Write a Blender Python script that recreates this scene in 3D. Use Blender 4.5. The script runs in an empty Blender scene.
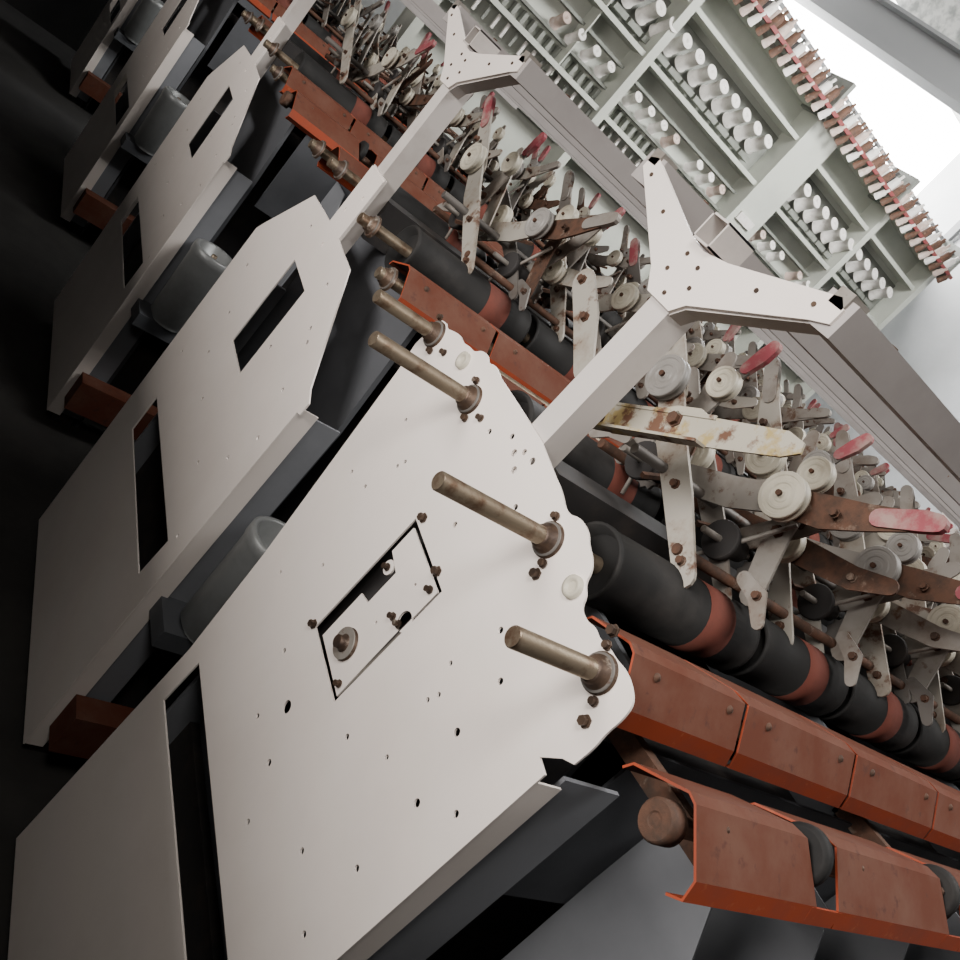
import bpy, math, random
from mathutils import Matrix, Vector
random.seed(7)

# ---------------------------------------------------------------- camera
X=Vector((.6900,.3856,.6126));Y=Vector((-.3112,-.6062,.7319));Z=Vector((.6536,-.6956,-.2983))
cam=bpy.data.cameras.new('camera');co=bpy.data.objects.new('camera',cam);bpy.context.collection.objects.link(co)
cam.sensor_width=36;cam.lens=36*905.6/960;cam.clip_start=.01
R=Matrix(((X.x,-X.y,-X.z),(Y.x,-Y.y,-Y.z),(Z.x,-Z.y,-Z.z)))
co.matrix_world=Matrix.Translation((-0.8,0,1.8))@R.to_4x4()
bpy.context.scene.camera=co

# ---------------------------------------------------------------- materials
def mat(name,base,rough=.6,metal=0,c2=None,scale=12,lo=.5,hi=.7,c3=None,s3=60,lo3=.62,hi3=.7,bump=0.0,spec=.4):
    m=bpy.data.materials.new(name);m.use_nodes=True
    nt=m.node_tree;N=nt.nodes;L=nt.links
    b=N['Principled BSDF'];b.inputs['Roughness'].default_value=rough;b.inputs['Metallic'].default_value=metal
    b.inputs['Specular IOR Level'].default_value=spec
    tc=N.new('ShaderNodeTexCoord')
    rgb=N.new('ShaderNodeRGB');rgb.outputs[0].default_value=(*base,1);col=rgb.outputs[0]
    def layer(col,c,sc,l,h,det=6):
        n=N.new('ShaderNodeTexNoise');n.inputs['Scale'].default_value=sc;n.inputs['Detail'].default_value=det;n.inputs['Roughness'].default_value=.65
        L.new(tc.outputs['Object'],n.inputs['Vector'])
        r=N.new('ShaderNodeValToRGB');r.color_ramp.elements[0].position=l;r.color_ramp.elements[1].position=h
        L.new(n.outputs['Fac'],r.inputs['Fac'])
        mx=N.new('ShaderNodeMix');mx.data_type='RGBA'
        L.new(r.outputs['Color'],mx.inputs['Factor']);L.new(col,mx.inputs['A']);mx.inputs['B'].default_value=(*c,1)
        return mx.outputs['Result'],n
    n=None
    if c2: col,n=layer(col,c2,scale,lo,hi)
    if c3: col,_=layer(col,c3,s3,lo3,hi3)
    L.new(col,b.inputs['Base Color'])
    if bump and n:
        bp=N.new('ShaderNodeBump');bp.inputs['Strength'].default_value=bump;bp.inputs['Distance'].default_value=.003
        L.new(n.outputs['Fac'],bp.inputs['Height']);L.new(bp.outputs['Normal'],b.inputs['Normal'])
    return m
M={}
M['white']=mat('white_sheet_paint',(.86,.795,.745),.42,0,(.76,.69,.64),2.5,.42,.85,(.34,.20,.14),30,.74,.77)
M['grey']=mat('grey_post_paint',(.60,.56,.53),.5,0,(.48,.44,.41),9,.5,.8,(.25,.12,.07),40,.72,.76)
M['beam']=mat('beam_paint',(.36,.335,.325),.5,0,(.29,.265,.255),6,.45,.8,(.2,.1,.06),40,.72,.76)
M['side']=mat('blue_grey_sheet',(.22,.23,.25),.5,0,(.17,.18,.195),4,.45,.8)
M['sided']=mat('blue_grey_sheet_dark',(.085,.09,.10),.6,0,(.055,.06,.065),4,.45,.8)  # darker blue-grey copy for frames, body and under-rail sheets
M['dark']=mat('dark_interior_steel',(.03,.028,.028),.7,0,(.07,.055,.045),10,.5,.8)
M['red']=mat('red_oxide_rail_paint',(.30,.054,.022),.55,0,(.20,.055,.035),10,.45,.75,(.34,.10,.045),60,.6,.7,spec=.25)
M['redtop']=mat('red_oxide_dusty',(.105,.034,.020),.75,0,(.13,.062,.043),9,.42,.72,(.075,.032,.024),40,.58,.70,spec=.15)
M['black']=mat('black_drum_rubber',(.016,.016,.016),.68,0,(.042,.039,.037),7,.5,.85,spec=.2)
M['band']=mat('brown_band',(.14,.045,.034),.8,0,(.10,.038,.03),14,.45,.7,spec=.15)
M['rust']=mat('rusty_steel',(.11,.055,.035),.75,.3,(.055,.035,.026),40,.4,.65,(.24,.18,.14),25,.60,.72,bump=.6)
M['hub']=mat('oily_hub_steel',(.10,.065,.045),.5,.5,(.05,.035,.028),40,.4,.65,(.35,.30,.25),30,.58,.7,bump=.4)
M['rod']=mat('shaft_steel',(.27,.22,.16),.42,.75,(.14,.085,.055),30,.48,.66,bump=.3)
M['steel']=mat('dusty_galvanised',(.255,.238,.215),.55,.2,(.165,.135,.11),10,.46,.68,(.105,.055,.033),22,.57,.66)
M['steeld']=mat('dark_dusty_steel',(.14,.13,.12),.55,.25,(.085,.068,.055),14,.5,.72,(.085,.045,.03),28,.58,.68)
M['cream']=mat('cream_painted_arm',(.35,.33,.29),.55,.1,(.23,.18,.135),10,.48,.66,(.12,.06,.038),20,.56,.64)
M['yellow']=mat('chipped_yellow_arm',(.40,.375,.31),.5,.1,(.36,.28,.12),18,.49,.57,(.13,.065,.04),24,.52,.60)
M['pulley']=mat('cream_plastic_pulley',(.50,.47,.385),.45,0,(.36,.32,.25),18,.5,.75)
M['pulleyg']=mat('grey_plastic_pulley',(.26,.25,.235),.45,0,(.18,.165,.145),18,.5,.75)
M['redtip']=mat('red_handle',(.27,.055,.07),.6,0,(.32,.21,.19),22,.44,.62)
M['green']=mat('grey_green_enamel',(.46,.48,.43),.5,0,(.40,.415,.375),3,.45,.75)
M['greend']=mat('grey_green_dark',(.20,.21,.19),.6,0,(.12,.125,.11),8,.45,.75)  # darker grey-green for creel strips, brackets and backing
M['spool']=mat('yarn_spool_white',(.66,.64,.61),.85,0,(.54,.51,.48),30,.5,.7,spec=.1)
M['spoolr']=mat('yarn_spool_pink',(.42,.33,.29),.8,0,(.56,.50,.46),20,.5,.7,spec=.1)
M['redw']=mat('crimson_bar',(.20,.045,.045),.6)
M['pot']=mat('spindle_pot_alu',(.22,.23,.23),.4,.3,(.16,.165,.165),8,.45,.75)
M['floor']=mat('concrete_floor',(.035,.033,.031),.9,0,(.02,.019,.018),3,.4,.7,bump=.3)
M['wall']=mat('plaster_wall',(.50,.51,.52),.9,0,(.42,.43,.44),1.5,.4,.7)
M['walld']=mat('low_bounce_wall',(.04,.038,.037),.9,0,(.025,.025,.025),1.5,.4,.7)  # wall darkened in its colour for the unlit corner and less bounce
M['wallm']=mat('cement_sheet_wall',(.75,.75,.72),.9,0,(.36,.37,.36),7,.42,.62)
M['ceil']=mat('ceiling_sheet',(.20,.20,.195),.9,0,(.13,.13,.125),3,.4,.7)
M['roofb']=mat('roof_beam_paint',(.19,.195,.20),.7)

# ---------------------------------------------------------------- mesh builder
class B:
    def __init__(s): s.v=[];s.f=[];s.m=[];s.sm=[];s.mats=[]
    def mi(s,k):
        if k not in s.mats: s.mats.append(k)
        return s.mats.index(k)
    def add(s,vs,fs,k,smooth=False):
        o=len(s.v);s.v+= [tuple(p) for p in vs];i=s.mi(k)
        for f in fs: s.f.append([o+a for a in f]);s.m.append(i);s.sm.append(smooth)
    def box(s,lo,hi,k):
        x0,y0,z0=lo;x1,y1,z1=hi
        v=[(x0,y0,z0),(x1,y0,z0),(x1,y1,z0),(x0,y1,z0),(x0,y0,z1),(x1,y0,z1),(x1,y1,z1),(x0,y1,z1)]
        s.add(v,[(0,3,2,1),(4,5,6,7),(0,1,5,4),(1,2,6,5),(2,3,7,6),(3,0,4,7)],k)
    def beam(s,p0,p1,w,h,k,up=(0,0,1)):
        p0=Vector(p0);p1=Vector(p1);d=(p1-p0).normalized();u=Vector(up);r=d.cross(u).normalized();u=r.cross(d)
        v=[]
        for p in (p0,p1):
            for a,b in ((-1,-1),(1,-1),(1,1),(-1,1)): v.append(p+r*a*w/2+u*b*h/2)
        s.add(v,[(0,1,2,3),(7,6,5,4),(0,4,5,1),(1,5,6,2),(2,6,7,3),(3,7,4,0)],k)
    def rev(s,p,axis,prof,k,seg=24,smooth=True,ks=None):
        p=Vector(p);ax=Vector(axis).normalized()
        t=Vector((0,0,1)) if abs(ax.z)<.9 else Vector((1,0,0))
        a=ax.cross(t).normalized();b=ax.cross(a)
        v=[];n=len(prof)
        for h,r in prof:
            for i in range(seg):
                th=2*math.pi*i/seg;v.append(p+ax*h+(a*math.cos(th)+b*math.sin(th))*r)
        for j in range(n-1):
            fs=[(j*seg+i,j*seg+(i+1)%seg,(j+1)*seg+(i+1)%seg,(j+1)*seg+i) for i in range(seg)]
            if j==0: o=len(s.v);s.v+=[tuple(q) for q in v]
            kk=ks[j] if ks else k
            flat=abs(prof[j][0]-prof[j+1][0])<1e-6 or not smooth
            for f in fs: s.f.append([o+q for q in f]);s.m.append(s.mi(kk));s.sm.append(not flat)
        for j,kk in ((0,(ks[0] if ks else k)),(n-1,(ks[-1] if ks else k))):
            if prof[j][1]>1e-3:
                s.f.append([o+j*seg+i for i in range(seg)]);s.m.append(s.mi(kk));s.sm.append(False)
    def cyl(s,p0,p1,r,k,seg=20):
        p0=Vector(p0);p1=Vector(p1);L=(p1-p0).length;e=min(r*.12,L*.1)
        s.rev(p0,p1-p0,[(0,r-e),(e,r),(L-e,r),(L,r-e)],k,seg)
    def prism(s,poly,x0,x1,k):
        n=len(poly)
        v=[(x0,a,b) for a,b in poly]+[(x1,a,b) for a,b in poly]
        s.add(v,[tuple(range(n)),tuple(range(2*n-1,n-1,-1))]+[(i,(i+1)%n,n+(i+1)%n,n+i) for i in range(n)],k)
    def sheet(s,prof,x0,x1,t,k,sk0=None,sk1=None,ks=None):
        n=len(prof);nrm=[]
        for i in range(n):
            a=prof[max(i-1,0)];b=prof[min(i+1,n-1)]
            d=Vector((b[0]-a[0],b[1]-a[1])).normalized();nrm.append((-d.y,d.x))
        sk0=sk0 or [0]*n;sk1=sk1 or [0]*n
        v=[]
        for x,sk in ((x0,sk0),(x1,sk1)):
            for o in (0,-t):
                for i in range(n): v.append((x+sk[i],prof[i][0]+nrm[i][0]*o,prof[i][1]+nrm[i][1]*o))
        for i in range(n-1):
            kk=ks[i] if ks else k
            s.add([v[i],v[i+1],v[2*n+i+1],v[2*n+i]],[(0,1,2,3)],kk)
            s.add([v[n+i],v[n+i+1],v[3*n+i+1],v[3*n+i]],[(3,2,1,0)],kk)
            s.add([v[i],v[i+1],v[n+i+1],v[n+i]],[(0,1,2,3)],k)
            s.add([v[2*n+i],v[2*n+i+1],v[3*n+i+1],v[3*n+i]],[(0,1,2,3)],k)
        for i in (0,n-1): s.add([v[i],v[n+i],v[3*n+i],v[2*n+i]],[(0,1,2,3)],k)
    def obj(s,name,parent=None):
        me=bpy.data.meshes.new(name);me.from_pydata(s.v,[],s.f)
        for k in s.mats: me.materials.append(M[k])
        me.polygons.foreach_set('material_index',s.m);me.polygons.foreach_set('use_smooth',s.sm);me.update()
        o=bpy.data.objects.new(name,me);bpy.context.collection.objects.link(o)
        if parent: o.parent=parent
        return o
def empty(name):
    e=bpy.data.objects.new(name,None);bpy.context.collection.objects.link(e);return e
def circ(y,z,r,n=24): return [(y+r*math.cos(2*math.pi*i/n),z+r*math.sin(2*math.pi*i/n)) for i in range(n)]
def chaikin(p,it=2):
    for _ in range(it):
        o=[p[0]]
        for a,b in zip(p,p[1:]):
            o.append((a[0]*.75+b[0]*.25,a[1]*.75+b[1]*.25));o.append((a[0]*.25+b[0]*.75,a[1]*.25+b[1]*.75))
        o.append(p[-1]);p=o
    return p
def plate(name,outer,holes,x,t,k,parent,bev=.0004):
    cu=bpy.data.curves.new(name,'CURVE');cu.dimensions='2D';cu.fill_mode='BOTH';cu.extrude=t/2;cu.bevel_depth=bev
    for pts in [outer]+holes:
        sp=cu.splines.new('POLY');sp.points.add(len(pts)-1);sp.use_cyclic_u=True
        for i,(a,b) in enumerate(pts): sp.points[i].co=(a,b,0,1)
    tmp=bpy.data.objects.new('tmp',cu);bpy.context.collection.objects.link(tmp)
    dg=bpy.context.evaluated_depsgraph_get();me=bpy.data.meshes.new_from_object(tmp.evaluated_get(dg))
    bpy.data.objects.remove(tmp)
    me.transform(Matrix(((0,0,1,x),(1,0,0,0),(0,1,0,0),(0,0,0,1))))
    me.materials.clear();me.materials.append(M[k])
    me.polygons.foreach_set('use_smooth',[False]*len(me.polygons))
    o=bpy.data.objects.new(name,me);bpy.context.collection.objects.link(o);o.parent=parent
    return o
def stroke(pts,ws,endseg=6):
    L=[];Rr=[];n=len(pts)
    for i,(p,w) in enumerate(zip(pts,ws)):
        a=pts[max(i-1,0)];b=pts[min(i+1,n-1)];d=Vector((b[0]-a[0],b[1]-a[1])).normalized()
        nx,ny=-d.y,d.x
        L.append((p[0]+nx*w/2,p[1]+ny*w/2));Rr.append((p[0]-nx*w/2,p[1]-ny*w/2))
    def cap(p,w,d):
        a0=math.atan2(d.y,d.x);o=[]
        for i in range(1,endseg): 
            th=a0+math.pi/2-math.pi*i/endseg;o.append((p[0]+w/2*math.cos(th),p[1]+w/2*math.sin(th)))
        return o
    d1=Vector((pts[-1][0]-pts[-2][0],pts[-1][1]-pts[-2][1]));d0=Vector((pts[0][0]-pts[1][0],pts[0][1]-pts[1][1]))
    return L+cap(pts[-1],ws[-1],d1)+Rr[::-1]+cap(pts[0],ws[0],d0)
def rotp(pts,c,a):
    ca,sa=math.cos(a),math.sin(a);return [(c[0]+(p[0]-c[0])*ca-(p[1]-c[1])*sa,c[1]+(p[0]-c[0])*sa+(p[1]-c[1])*ca) for p in pts]
def pulley(b,x,y,z,r=.037,k='pulley'):
    b.rev((x,y,z),(1,0,0),[(-.004,.0001),(-.004,r*.16),(.0,r*.18),(.0,r*.30),(.002,r*.34),(.002,r*.46),(-.001,r*.5),(-.001,r*.60),(.002,r*.64),(.002,r*.80),(-.001,r*.84),(-.001,r*.97),(.001,r),(.005,r),(.009,r*.86),(.013,r),(.018,r),(.018,.001)],k,28)
    b.rev((x-.009,y,z),(1,0,0),[(0,.0001),(0,r*.13),(.006,r*.13)],'rust',8,False)
def bolt(b,x,y,z,r=.008,k='hub',h=.009):
    b.rev((x,y,z),(-1,0,0),[(0,r*1.35),(.002,r*1.35),(.002,r),(h,r),(h,.0001)],k,6 if r>.006 else 8,False)

# ---------------------------------------------------------------- twisting machine
PITCH=.32
def machine(yc,length,cover=False,rail2=False,pots=True,left_rail=True,units=None,seed=1):
    rnd=random.Random(seed)
    root=empty('yarn_twisting_machine')
    n=units if units is not None else int(length/PITCH)
    hw=.41
    if cover: slot=[(1.190,.605),(1.185,.725),(yc-.33,.715),(yc-.33,.615)]
    else: slot=[(yc+.25,.55),(yc+.25,.672),(yc-.33,.665),(yc-.32,.545)]
    win=[(yc+.075,1.03 if cover else .99),(yc+.075,1.285 if cover else 1.245),(yc-.08,1.28 if cover else 1.24),(yc-.08,1.03 if cover else .99)]
    holes=[win,slot]
    if cover:
        rr=chaikin([(.85,1.512),(.815,1.508),(.792,1.500),(.776,1.502),(.762,1.511),(.735,1.511),(.720,1.502),(.702,1.498),(.686,1.488),(.679,1.472),(.664,1.466),(.656,1.452),(.638,1.450),(.622,1.456),(.607,1.453),(.590,1.459),(.571,1.459),(.552,1.463),(.532,1.461),(.512,1.452),(.507,1.43),(.508,1.407),(.504,1.385),(.505,1.355)])+[(.520,1.345),(.542,1.318),(.520,1.315)]
        ll=[(1.238,.70),(1.26,.95),(1.322,1.37)]+chaikin([(1.335,1.42),(1.328,1.482),(1.305,1.490),(1.29,1.485),(1.27,1.493),(1.245,1.500),(1.224,1.497),(1.205,1.503),(1.182,1.505),(1.168,1.518),(1.148,1.522),(1.132,1.515),(1.115,1.524),(1.083,1.520)])
        outer=[(yc-hw,.04),(1.262,.04)]+ll+[(.921,1.522)]+rr
        hl=[(.918,.931,.011),(.649,1.222,.006),(.611,1.127,.006),(.779,1.039,.005),(.858,.8685,.006),(.685,.905,.005),(.955,.86,.005),(1.16,1.216,.004),(1.122,1.307,.004),(.926,1.343,.005),(1.014,1.461,.005),(.968,1.488,.005),(.94,1.478,.006),(.90,1.495,.006),(.925,1.492,.005),(.915,1.465,.006),(.86,1.44,.005),(.72,1.34,.005),(1.2,1.34,.004),(1.22,1.2,.004),(1.02,.95,.005),(.60,1.0,.005),(.70,1.1,.004),(1.1,1.08,.004),(1.18,.98,.004),(.58,.88,.005),(.74,1.25,.004),(.66,1.31,.005),(.80,.80,.005),(.715,1.215,.004),(.722,1.195,.004),(1.13,1.29,.004),(.56,1.18,.005)]
        holes+= [circ(a,b_,r) for a,b_,r in hl]
    else:
        outer=[(yc-hw,.04),(yc+hw,.04),(yc+hw,1.165),(yc+hw-.02,1.19),(yc+.22,1.365),(yc+.05,1.372),(yc+.05,1.53),(yc-.05,1.53),(yc-.05,1.372),(yc-.19,1.365),(yc-hw+.02,1.17),(yc-hw-.015,1.155),(yc-hw-.015,1.125),(yc-hw,1.12)]
        holes+= [circ(yc+a,b_,.0055,16) for a,b_ in ((-.3,1.1),(-.3,.9),(-.15,1.3),(.12,1.32),(.3,1.1),(.3,.8),(0,.85),(-.2,.8),(-.02,1.47),(.02,1.42),(0,1.33),(-.35,1.0),(-.35,.7),(-.25,1.2),(-.22,1.22),(-.12,1.1),(.2,1.0),(.15,.9))]
    plate('end_panel',outer,holes,0,.003,'white',root)
    b=B()
    y=yc-hw+.002;b.box((0.002,y,.04),(.045,y+.003,1.30 if cover else 1.13),'white')
    if not cover:
        y=yc+hw-.002;b.box((0.002,y-.003,.04),(.045,y,1.13),'white')
    b.box((.045,yc-hw+.008,.05),(.15 if cover else .11,yc-hw+.014,1.31 if cover else 1.12),'side')
    b.box((.045,yc+hw-.12,.05),(.12,yc+hw-.11,1.10),'side')
    if not cover:
        b.box((.0,yc-.05,1.3),(.006,yc+.05,1.535),'white')
    b.obj('end_box_sides',root)
    # ---- inner body
    b=B()
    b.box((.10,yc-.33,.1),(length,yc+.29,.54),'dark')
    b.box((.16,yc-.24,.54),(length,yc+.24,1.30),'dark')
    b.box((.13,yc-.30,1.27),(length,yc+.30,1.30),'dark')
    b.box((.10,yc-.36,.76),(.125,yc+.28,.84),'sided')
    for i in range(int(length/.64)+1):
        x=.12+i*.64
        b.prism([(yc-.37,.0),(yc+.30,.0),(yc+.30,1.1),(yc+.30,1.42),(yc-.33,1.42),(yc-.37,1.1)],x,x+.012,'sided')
    b.obj('machine_body',root)
    # ---- post, Y bracket, top beams
    b=B()
    def ybr(x,c):
        b.box((x+.004,c-.024,1.28),(x+.05,c+.024,1.79),'grey')
        o=[(-.03,1.762),(-.047,1.782),(-.21,1.862),(-.236,1.872),(-.236,1.892),(-.222,1.902),(-.05,1.853),(-.0,1.845),(.05,1.853),(.214,1.902),(.232,1.897),(.232,1.88),(.06,1.788),(.03,1.762)]
        b.prism([(c+p,q) for p,q in o],x-.004,x+.002,'white')
        o2=[(p*.98,q-.004) for p,q in o]
        b.prism([(c+p,q) for p,q in o2[:4]+[(-.2,1.87),(-.04,1.80)]],x+.002,x+.03,'grey')
        for a0,a1,z0,z1 in ((-.02,-.017,1.85,1.89),(.017,.02,1.85,1.89),(-.02,.02,1.85,1.853),(-.02,.02,1.887,1.89)):
            b.box((x-.02,c+a0,z0),(x+.04,c+a1,z1),'grey')
        for p,q in ((-.2,1.878),(-.12,1.85),(-.03,1.80),(.03,1.80),(.0,1.775),(.12,1.85),(.2,1.878),(-.015,1.825),(.02,1.83)):
            b.rev((x-.004,c+p,q),(-1,0,0),[(0,.0032),(.002,.0032),(.002,.0001)],'hub',8,False)
    yb=yc+.01
    ybr(0,yb)
    if length>3: ybr(length-.1,yb)
    b.obj('post_and_fork',root)
    b=B()
    for sgn in (-1,1):
        y=yb+sgn*.222
        b.box((.0,y-.024,1.860),(length,y+.024,1.905),'beam')
        b.box((-.004,y-.012,1.89),(.03,y+.012,1.912),'steel')
        for i in range(int(length/.32)): b.rev((.12+i*.32,y,1.905),(0,0,1),[(0,.006),(.004,.006),(.004,.0001)],'rust',8,False)
    b.obj('top_beams',root)
    # ---- shafts + hubs
    b=B()
    for sgn in (-1,1):
        for d,z,tip in ((.165,1.460,-.2 if cover else -.05),(.367,1.435,-.15 if cover else -.04)):
            if not cover: tip*= .8
            y=yc+.008+sgn*d
            if cover and sgn==1 and d>.3: z=1.462;tip=-.134
            b.cyl((tip,y,z),(length,y,z),.0125,'rod',20)
            b.rev((-.002,y,z),(-1,0,0),[(0,.025),(.004,.025),(.005,.021),(.010,.020),(.011,.0165),(.018,.016),(.020,.0125)],'hub',24)
            b.rev((-.0065,y,z),(-1,0,0),[(0,.0235),(.0025,.0235),(.0025,.0185)],'steeld',24)
            if cover:
                for k_ in range(2):
                    th=.9+k_*3.0;bolt(b,-.004,y+.032*math.cos(th),z+.032*math.sin(th),.0048,'hub',.007)
    if cover:
        for y,z in ((.686,1.458),(1.185,1.483)):
            b.rev((-.002,y,z),(-1,0,0),[(0,.015),(.006,.015),(.007,.009),(.003,.007),(.003,.0001)],'pulley',20)
        for y,z in ((.744,1.422),(.598,1.475),(.5345,1.392),(.882,1.286),(.9875,1.299),(1.008,1.03)):
            bolt(b,-.003,y,z,.0062)
        for y,z in ((.972,1.205),(.865,1.19),(.885,1.185),(1.245,1.46),(1.05,1.46),(.868,1.262),(.868,1.05)):
            bolt(b,-.002,y,z,.0048,'hub',.009)
        b.rev((-.001,.9175,1.085),(-1,0,0),[(0,.026),(.005,.026),(.006,.021),(.003,.018),(.012,.011),(.020,.010),(.020,.0001)],'hub',24)
        b.rev((-.002,.9175,1.085),(-1,0,0),[(0.0045,.0255),(.0065,.0255),(.0065,.0205)],'steel',24)
    b.obj('shafts_and_hubs',root)
    if cover:
        ip=[(yc+.048,1.040),(yc+.048,1.140),(yc+.022,1.146),(yc+.022,1.215),(yc+.064,1.222),(yc+.064,1.274),(yc-.073,1.271),(yc-.073,1.038)]
        plate('inset_cover_plate',ip,[circ(.972,1.205,.012),circ(.862,1.200,.016),circ(.905,1.15,.003),circ(.90,1.24,.003)],.0015,.003,'white',root)
        b=B();b.box((.030,yc-.14,.98),(.034,yc+.12,1.32),'dark');b.obj('window_back_plate',root)
    # ---- drums
    b=B()
    for sgn in (-1,1):
        y=yc+.008+sgn*.165;z=1.460
        x0=.075
        for i in range(n):
            L_=.36 if i==0 else .285
            a=L_*.5 if i else .22
            rr_=.056
            prof=[(.02,.014),(.02,.044),(.0,.051),(.001,rr_),(.008,rr_),(.011,rr_-.002),(a,rr_-.002),(a,rr_-.001),(a+.068,rr_-.001),(a+.068,rr_-.002),(L_-.012,rr_-.002),(L_-.009,rr_),(L_-.002,rr_),(L_,.048),(L_,.014)]
            ks=['black']*7+['band']+['black']*6
            b.rev((x0,y,z),(1,0,0),prof,'black',32,True,ks)
            x0+=L_+.022
    b.obj('take_up_drums',root)
    # ---- red rails
    b=B()
    P1=[(.272,1.440),(.276,1.449),(.340,1.474),(.352,1.472),(.394,1.427),(.396,1.404),(.384,1.398)]
    P2=[(.452,1.395),(.457,1.408),(.520,1.448),(.532,1.447),(.590,1.408),(.596,1.388),(.582,1.376)]
    def rail(P,sgn,x_start,pitch,gap,discs):
        prof=[(yc+sgn*d,z) for d,z in P]
        if sgn>0: prof=prof[::-1]
        x=x_start;i=0
        while x<length-.05 and i<n+2:
            L_=pitch if i else pitch*.75
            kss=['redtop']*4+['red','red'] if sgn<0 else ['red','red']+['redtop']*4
            e1=[-.045,-.045,-.010,.010,.004,.016,.016] if sgn<0 else [.016,.016,.004,.010,-.010,-.045,-.045]
            e0=[q-.02*(1 if 1<j<4 else 0) for j,q in enumerate(e1)]
            b.sheet(prof,x,x+L_-gap,.003,'red',e1 if i else None,e0 if discs else e1,kss)
            if discs:
                c_=(yc+sgn*.535,1.425)
                xd=x+L_-gap*.5-.012
                b.rev((xd-.012,c_[0],c_[1]),(1,0,0),[(0,.012),(0,.030),(.003,.036),(.016,.036),(.019,.030),(.019,.012)],'black',28)
                lowp=prof[4:] if sgn<0 else prof[:3]
                b.sheet(lowp,x+L_-gap-.005,x+L_+.012,.003,'red')
            for q in (.2,.86):
                pz=prof[3]
                b.rev((x+L_*q,pz[0]+sgn*.012,pz[1]-.010),(0,sgn*.6,.8),[(0,.006),(.004,.005),(.006,.0001)],'rust',8)
            x+=L_;i+=1
    rail(P1,-1,.02,.325,.010,False)
    if left_rail: rail(P1,1,.02,.325,.010,False)
    if rail2: rail(P2,-1,.02,.40,.055,True)
    b.obj('red_guide_rails',root)
    if rail2:
        b=B()
        y=yc-.53;z=1.412
        b.cyl((-.0,y,z),(length,y,z),.011,'rust',14)
        b.rev((.035,y,z),(-1,0,0),[(0,.014),(.012,.015),(.014,.023),(.034,.023),(.038,.020),(.038,.009),(.034,.008),(.034,.0001)],'rust',24)
        for i in range(int(length/.64)+1):
            b.beam((.13+i*.64,yc-.33,1.36),(.13+i*.64,yc-.55,1.385),.02,.03,'rust')
        b.obj('outer_support_shaft',root)
    # ---- cradle arms and tension pulleys (same linkage at every position, small play)
    b=B()
    mk=['steel','cream','steel','steeld','steel','cream','steel','rust']
    pick=lambda: mk[rnd.randrange(8)]
    for i in range(n):
        for sgn in (-1,1):
            x=(.31 if sgn<0 else .20)+i*PITCH+rnd.uniform(-.006,.006)
            ang=rnd.uniform(-.06,.06)*sgn
            if cover and i==0: ang=0
            piv=(yc+sgn*.12,1.68)
            def T(p,a=None): return rotp([(yc+sgn*(-q[0]),q[1]) for q in p],piv,ang if a is None else a)
            b.prism(stroke(T([(.17,1.515),(.06,1.575),(-.04,1.625),(-.12,1.68)]),[.036,.048,.052,.044]),x+.020,x+.026,'steel' if rnd.random()<.6 else 'cream')
            b.prism(stroke(T([(-.105,1.67),(-.17,1.705),(-.22,1.74),(-.265,1.775)]),[.044,.052,.040,.030]),x+.030,x+.035,'rust' if (cover and i==0 and sgn<0) else pick())
            hr='redtip' if (rnd.random()<.28 or (cover and i==0 and sgn<0)) else 'steel'
            b.prism(stroke(T([(-.235,1.752),(-.28,1.788),(-.295,1.798)]),[.026,.030,.026]),x+.026,x+.038,hr)
            p0=T([(-.12,1.68)])[0]
            pulley(b,x,p0[0],p0[1],.037,'pulley' if rnd.random()<.8 else 'pulleyg')
            b.cyl((x,p0[0],p0[1]),(x+.07,p0[0],p0[1]),.006,'rust',8)
            for q in ((.15,1.525),(.04,1.585),(-.19,1.715)):
                qq=T([q])[0];bolt(b,x+.020,qq[0],qq[1],.006,'rust')
            # hanging link down to the drum
            a2=rnd.uniform(-.06,.06)
            pts=rotp([(yc+sgn*.085,1.73),(yc+sgn*.105,1.63),(yc+sgn*.150,1.535)],(yc+sgn*.10,1.63),a2)
            b.prism(stroke(pts,[.032,.046,.038]),x+.085,x+.090,pick())
            pulley(b,x+.070,pts[0][0],pts[0][1],.028,'pulleyg' if rnd.random()<.6 else 'pulley')
            bolt(b,x+.085,pts[1][0],pts[1][1],.008,'rust')
            if rnd.random()<.35:
                hp=rotp([(yc+sgn*.078,1.77),(yc+sgn*.070,1.80),(yc+sgn*.066,1.82)],(yc+sgn*.10,1.63),a2)
                b.prism(stroke(hp,[.020,.026,.022]),x+.082,x+.092,'redtip')
                b.prism(stroke([pts[0],hp[0]],[.024,.020]),x+.085,x+.089,'steeld')
            pc=(yc+sgn*.07,1.56)
            b.rev((x+.045,pc[0],pc[1]),(1,0,0),[(0,.008),(0,.032),(.004,.034),(.010,.033),(.040,.020),(.06,.018),(.06,.006)],'dark' if rnd.random()<.7 else 'steeld',24)
            b.cyl((x-.0,pc[0],pc[1]),(x+.13,pc[0],pc[1]),.006,'steel',8)
            # second parallel arm of the linkage, half a pitch behind
            a3=sgn*rnd.uniform(-.05,.05)-sgn*.06
            pts=T([(.14,1.500),(.04,1.555),(-.09,1.615),(-.20,1.665),(-.245,1.70)],a3)
            b.prism(stroke(pts,[.026,.038,.046,.038,.026]),x+.165,x+.170,pick())
            bolt(b,x+.165,pts[1][0],pts[1][1],.008,'rust')
            pulley(b,x+.140,pts[2][0],pts[2][1],.032,'pulleyg' if rnd.random()<.5 else 'pulley')
            bolt(b,x+.165,pts[3][0],pts[3][1],.006,'rust')
            # steeper short lever
            a4=sgn*(.32+rnd.uniform(-.06,.06))
            pts=T([(-.02,1.60),(-.10,1.665),(-.16,1.72),(-.18,1.745)],a4)
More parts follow.
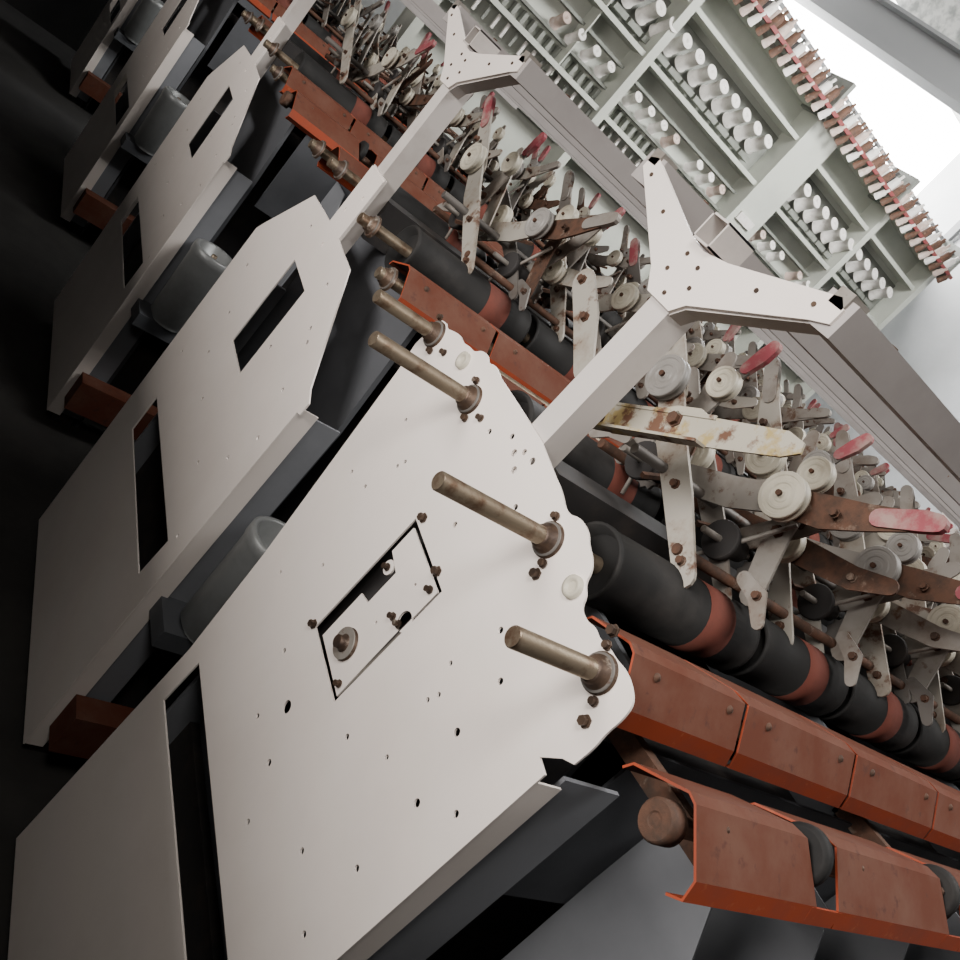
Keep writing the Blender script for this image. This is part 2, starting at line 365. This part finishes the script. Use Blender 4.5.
            b.prism(stroke(pts,[.040,.042,.034,.026]),x+.110,x+.114,pick())
            bolt(b,x+.110,pts[1][0],pts[1][1],.006,'rust')
            # short thread guide just above the drum
            cy=yc+sgn*(.175+rnd.uniform(-.008,.008));cz=1.540;xx=x+.06
            pts=rotp([(cy-.040,cz),(cy,cz+.010),(cy+.036,cz-.004)],(cy,cz),-sgn*(.45+rnd.uniform(-.1,.1)))
            b.prism(stroke(pts,[.020,.032,.024]),xx,xx+.004,'steeld' if rnd.random()<.6 else 'steel')
            bolt(b,xx,pts[1][0],pts[1][1],.006,'rust')
            # gear near the centre
            cy=yc+sgn*.11;cz=1.545;st=[]
            for q in range(24):
                th=2*math.pi*q/24;rd=.034 if q%2 else .029
                st.append((cy+rd*math.cos(th),cz+rd*math.sin(th)))
            b.prism(st,x+.125,x+.131,'steeld')
            b.beam((x+.03,yc+sgn*.03,1.55),(x+.25,yc+sgn*.06,1.62),.008,.008,'rust')
            b.cyl((x+.05,yc+sgn*.05,1.50),(x+.07,yc+sgn*.13,1.66),.004,'steel',6)
    b.cyl((.22,yc-.13,1.53),(length,yc-.13,1.53),.009,'rust',12)
    b.cyl((.22,yc+.13,1.53),(length,yc+.13,1.53),.009,'rust',12)
    b.cyl((.15,yc,1.585),(length,yc,1.585),.009,'steeld',12)
    b.box((.05,yc-.03,1.40),(length,yc+.03,1.50),'dark')
    if cover:
        A=(.99+.0,1.575);E=(.68,1.76)
        dx=Vector((E[0]-A[0],E[1]-A[1])).normalized();nn_=Vector((-dx.y,dx.x))
        def q(t,o): p=Vector(A)+dx*t+nn_*o;return (p.x,p.y)
        out=[q(.0,.020),q(.0,-.022),q(.03,-.026),q(.06,-.021),q(.13,-.027),q(.15,-.032),q(.19,-.032),q(.21,-.022),q(.33,-.018),q(.355,-.006),q(.355,.008),q(.33,.016),q(.24,.019),q(.05,.022),q(.04,.012),q(.025,.010),q(.02,.02)]
        b.prism(out,.10,.104,'yellow')
        for o in (.020,-.0225):
            p=[q(.02,o-.002),q(.02,o+.002),q(.22,o+.002 if o>0 else o+.004),q(.22,o-.002)]
            b.prism(p,.075 if o>0 else .098,.10,'yellow')
        bb=q(.155,-.012);bolt(b,.10,bb[0],bb[1],.009,'rust');bb=q(.02,.002);bolt(b,.10,bb[0],bb[1],.006,'rust')
        pts=[(1.275,1.692),(1.20,1.655),(1.115,1.60)];b.prism(stroke(pts,[.046,.050,.038]),.13,.135,'cream')
        for p in pts[:2]: bolt(b,.13,p[0],p[1],.007,'rust')
    b.obj('cradle_arms_and_pulleys',root)
    # ---- spindle pots, separators, base rails
    b=B()
    y=yc-.485
    for i in range(min(n,8)):
        x=.125+i*PITCH
        if pots:
            b.rev((x,y,.58),(0,0,1),[(0,.05),(.02,.068),(.26,.073),(.27,.076),(.295,.076),(.30,.068),(.295,.060),(.23,.054),(.23,.0001)],'pot' if not cover else 'black',32)
            b.cyl((x,y,.80),(x,y,.87),.010,'rod',12)
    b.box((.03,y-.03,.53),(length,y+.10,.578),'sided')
    for i in range(1,min(n,10)):
        x=.02+i*PITCH
        b.prism([(y-.05,.60),(y+.10,.60),(y+.12,1.28),(y+.0,1.28),(y-.05,1.20)],x,x+.004,'side')
    b.box((.02,y-.0,.12),(length,y+.07,.24),'redtop')
    b.box((.03,yc-.39,.0),(.10,yc+.3,.12),'dark')
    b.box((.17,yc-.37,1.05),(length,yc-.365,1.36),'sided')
    b.obj('spindle_pots_and_base',root)
    return root

machine(.928,5.0,cover=True,rail2=True,seed=3)
machine(1.92,5.4,seed=11)
machine(3.34,5.6,rail2=True,seed=23,units=15)
machine(5.05,1.6,rail2=False,seed=31,units=4)
machine(7.1,.9,rail2=False,seed=37,units=2,left_rail=False)

# ---------------------------------------------------------------- tall creel winder in the back
root=empty('creel_winding_frame')
b=B();yb=6.2
x0,x1=1.3,6.7
b.box((x0,yb+.12,0),(x1,yb+.16,3.45),'green')
for zz in (2.25,2.72,3.17,3.42):
    b.box((x0,yb-.08,zz),(x1,yb+.12,zz+.035),'green')
for zz in (1.9,2.08,2.40,2.58):
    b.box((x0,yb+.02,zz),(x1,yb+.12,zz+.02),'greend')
for xx in (1.3,2.75,4.30,5.6,6.62):
    w=.34 if xx==4.30 else .07
    b.box((xx,yb-.11,0),(xx+w,yb+.13,3.50),'green')
b.box((4.36,yb-.13,2.45),(4.56,yb-.105,2.52),'spool')
b.box((2.3,yb-.05,2.2),(2.31,yb+.1,3.4),'green')
for i in range(60):
    x=x0+.1+i*.088
    if x>x1-.1: break
    b.box((x,yb-.04,2.14),(x+.02,yb-.02,2.24),'spool' if i%3 else 'greend')
    b.box((x,yb+.05,2.30),(x+.03,yb+.11,2.38),'greend')
b.obj('frame_panels',root)
b=B()
def spool(x,y,z,r,h,k,tilt=(0,-1.0,.75)):
    b.rev((x,y,z),tilt,[(0,r*1.15),(.010,r*1.15),(.012,r),(h-.012,r*.97),(h-.010,r*1.02),(h,r*1.02),(h,r*.35),(h-.02,r*.3),(h-.02,.0001)],k,20)
i=0;x=x0+.15
while x<x1-.15:
    if not (4.22<x<4.72):
        spool(x,yb+.05,2.90,.052,.18,'spool')
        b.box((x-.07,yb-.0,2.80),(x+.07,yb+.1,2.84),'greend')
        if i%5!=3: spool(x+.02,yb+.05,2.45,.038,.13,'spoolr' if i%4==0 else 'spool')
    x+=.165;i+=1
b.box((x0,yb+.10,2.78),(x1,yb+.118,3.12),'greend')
b.obj('yarn_spools',root)
b=B()
x=x0+.05
rn=random.Random(5);i=0
while x<x1:
    b.rev((x,yb-.15,3.48+rn.uniform(0,.02)),(0,-.3,1),[(0,.035),(.10,.03),(.11,.012),(.15,.012),(.15,.001)],['spoolr','rust','spool','rust'][i%4],12)
    b.rev((x+.04,yb-.02,3.50+rn.uniform(0,.02)),(0,-.5,1),[(0,.035),(.10,.03),(.11,.012),(.15,.012),(.15,.001)],['rust','spool','dark','spoolr'][i%4],12)
    b.rev((x+.02,yb-.20,3.36+rn.uniform(0,.02)),(0,-.7,1),[(0,.03),(.08,.025),(.09,.012),(.12,.012),(.12,.001)],['rust','spoolr','spool','rust','spoolr'][i%5],12)
    x+=.105;i+=1
b.box((x0,yb-.24,3.45),(x1,yb-.21,3.48),'redw')
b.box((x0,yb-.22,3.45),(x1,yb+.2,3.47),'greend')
b.box((x0,yb+.10,3.68),(x1,yb+.12,3.71),'roofb')
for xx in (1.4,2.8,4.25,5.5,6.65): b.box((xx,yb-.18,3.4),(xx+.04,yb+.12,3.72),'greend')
b.obj('top_bobbin_row',root)

# ---------------------------------------------------------------- room
def room_box(name,lo,hi,k):
    b=B();b.box(lo,hi,k);return b.obj(name)
room_box('floor',(-6,-5,-.1),(9,9,0),'floor')
room_box('ceiling',(-6,-5,5.8),(9,9,5.9),'ceil')
room_box('wall_far',(8.8,-5,0),(8.95,9,5.8),'wall')
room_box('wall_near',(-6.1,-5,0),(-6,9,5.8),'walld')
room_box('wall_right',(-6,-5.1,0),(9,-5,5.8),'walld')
room_box('unseen_light_blocker',(-2.08,-5,0),(-2.0,8,1.79),'walld')  # unseen wall added behind the camera to shade the lower panels
b=B()
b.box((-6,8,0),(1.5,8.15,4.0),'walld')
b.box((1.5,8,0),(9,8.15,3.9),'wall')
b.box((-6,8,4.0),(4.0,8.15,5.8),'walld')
b.box((4.0,8,5.05),(8.75,8.15,5.8),'wallm')
b.box((8.75,8,3.9),(9,8.15,5.8),'wall')
b.obj('wall_back')
b=B()
b.box((4.0,8.02,3.9),(8.75,8.12,3.93),'wall')
b.box((8.70,8.02,3.9),(8.75,8.12,5.05),'roofb')
b.obj('window_1')
b=B()
b.beam((4.2,8.9,4.5),(6.9,2.9,4.5),.05,.34,'roofb')
b.beam((4.2,8.9,4.66),(6.9,2.9,4.66),.24,.03,'roofb')
b.beam((4.2,8.9,4.34),(6.9,2.9,4.34),.24,.03,'roofb')
b.obj('roof_beam')

# ---------------------------------------------------------------- light
def area(name,loc,tgt,sx,sy,e,col,spread=None):
    l=bpy.data.lights.new(name,'AREA');l.shape='RECTANGLE';l.size=sx;l.size_y=sy;l.energy=e;l.color=col
    if spread: l.spread=math.radians(spread)
    o=bpy.data.objects.new(name,l);bpy.context.collection.objects.link(o);o.location=loc
    o.rotation_euler=(Vector(tgt)-Vector(loc)).to_track_quat('-Z','Y').to_euler();return o
l=bpy.data.lights.new('added_fill_spot','SPOT');l.energy=75;l.color=(1,.94,.88);l.spot_size=math.radians(76);l.spot_blend=1;l.shadow_soft_size=.25  # added fill spot that brightens the panel tops, not a fitted lamp
o=bpy.data.objects.new('added_fill_spot',l);bpy.context.collection.objects.link(o);o.location=(-1.0,.25,2.6)
o.rotation_euler=(Vector((0,.80,1.62))-Vector(o.location)).to_track_quat('-Z','Y').to_euler()
area('added_front_area',(-4.2,.9,2.62),(0,.9,2.62),3.2,1.0,330,(1,.94,.89))  # added area light behind the camera for the panel fronts; no door there
area('added_overhead_area',(2.6,.4,5.5),(2.2,1.8,1.4),3,2,180,(1,.97,.94),120)  # added area light under the closed ceiling, brightens arms and rails
area('daylight_window',(6.4,7.85,4.5),(1.5,1.0,1.4),4,1,620,(.97,.98,1))
area('added_creel_area',(4.2,3.4,5.5),(4.2,6.2,2.8),2.5,2,320,(1,.99,.96),120)  # added area light under the closed ceiling, aimed at the creel
w=bpy.data.worlds.new('world');bpy.context.scene.world=w;w.use_nodes=True
w.node_tree.nodes['Background'].inputs[0].default_value=(1,.99,.97,1);w.node_tree.nodes['Background'].inputs[1].default_value=24
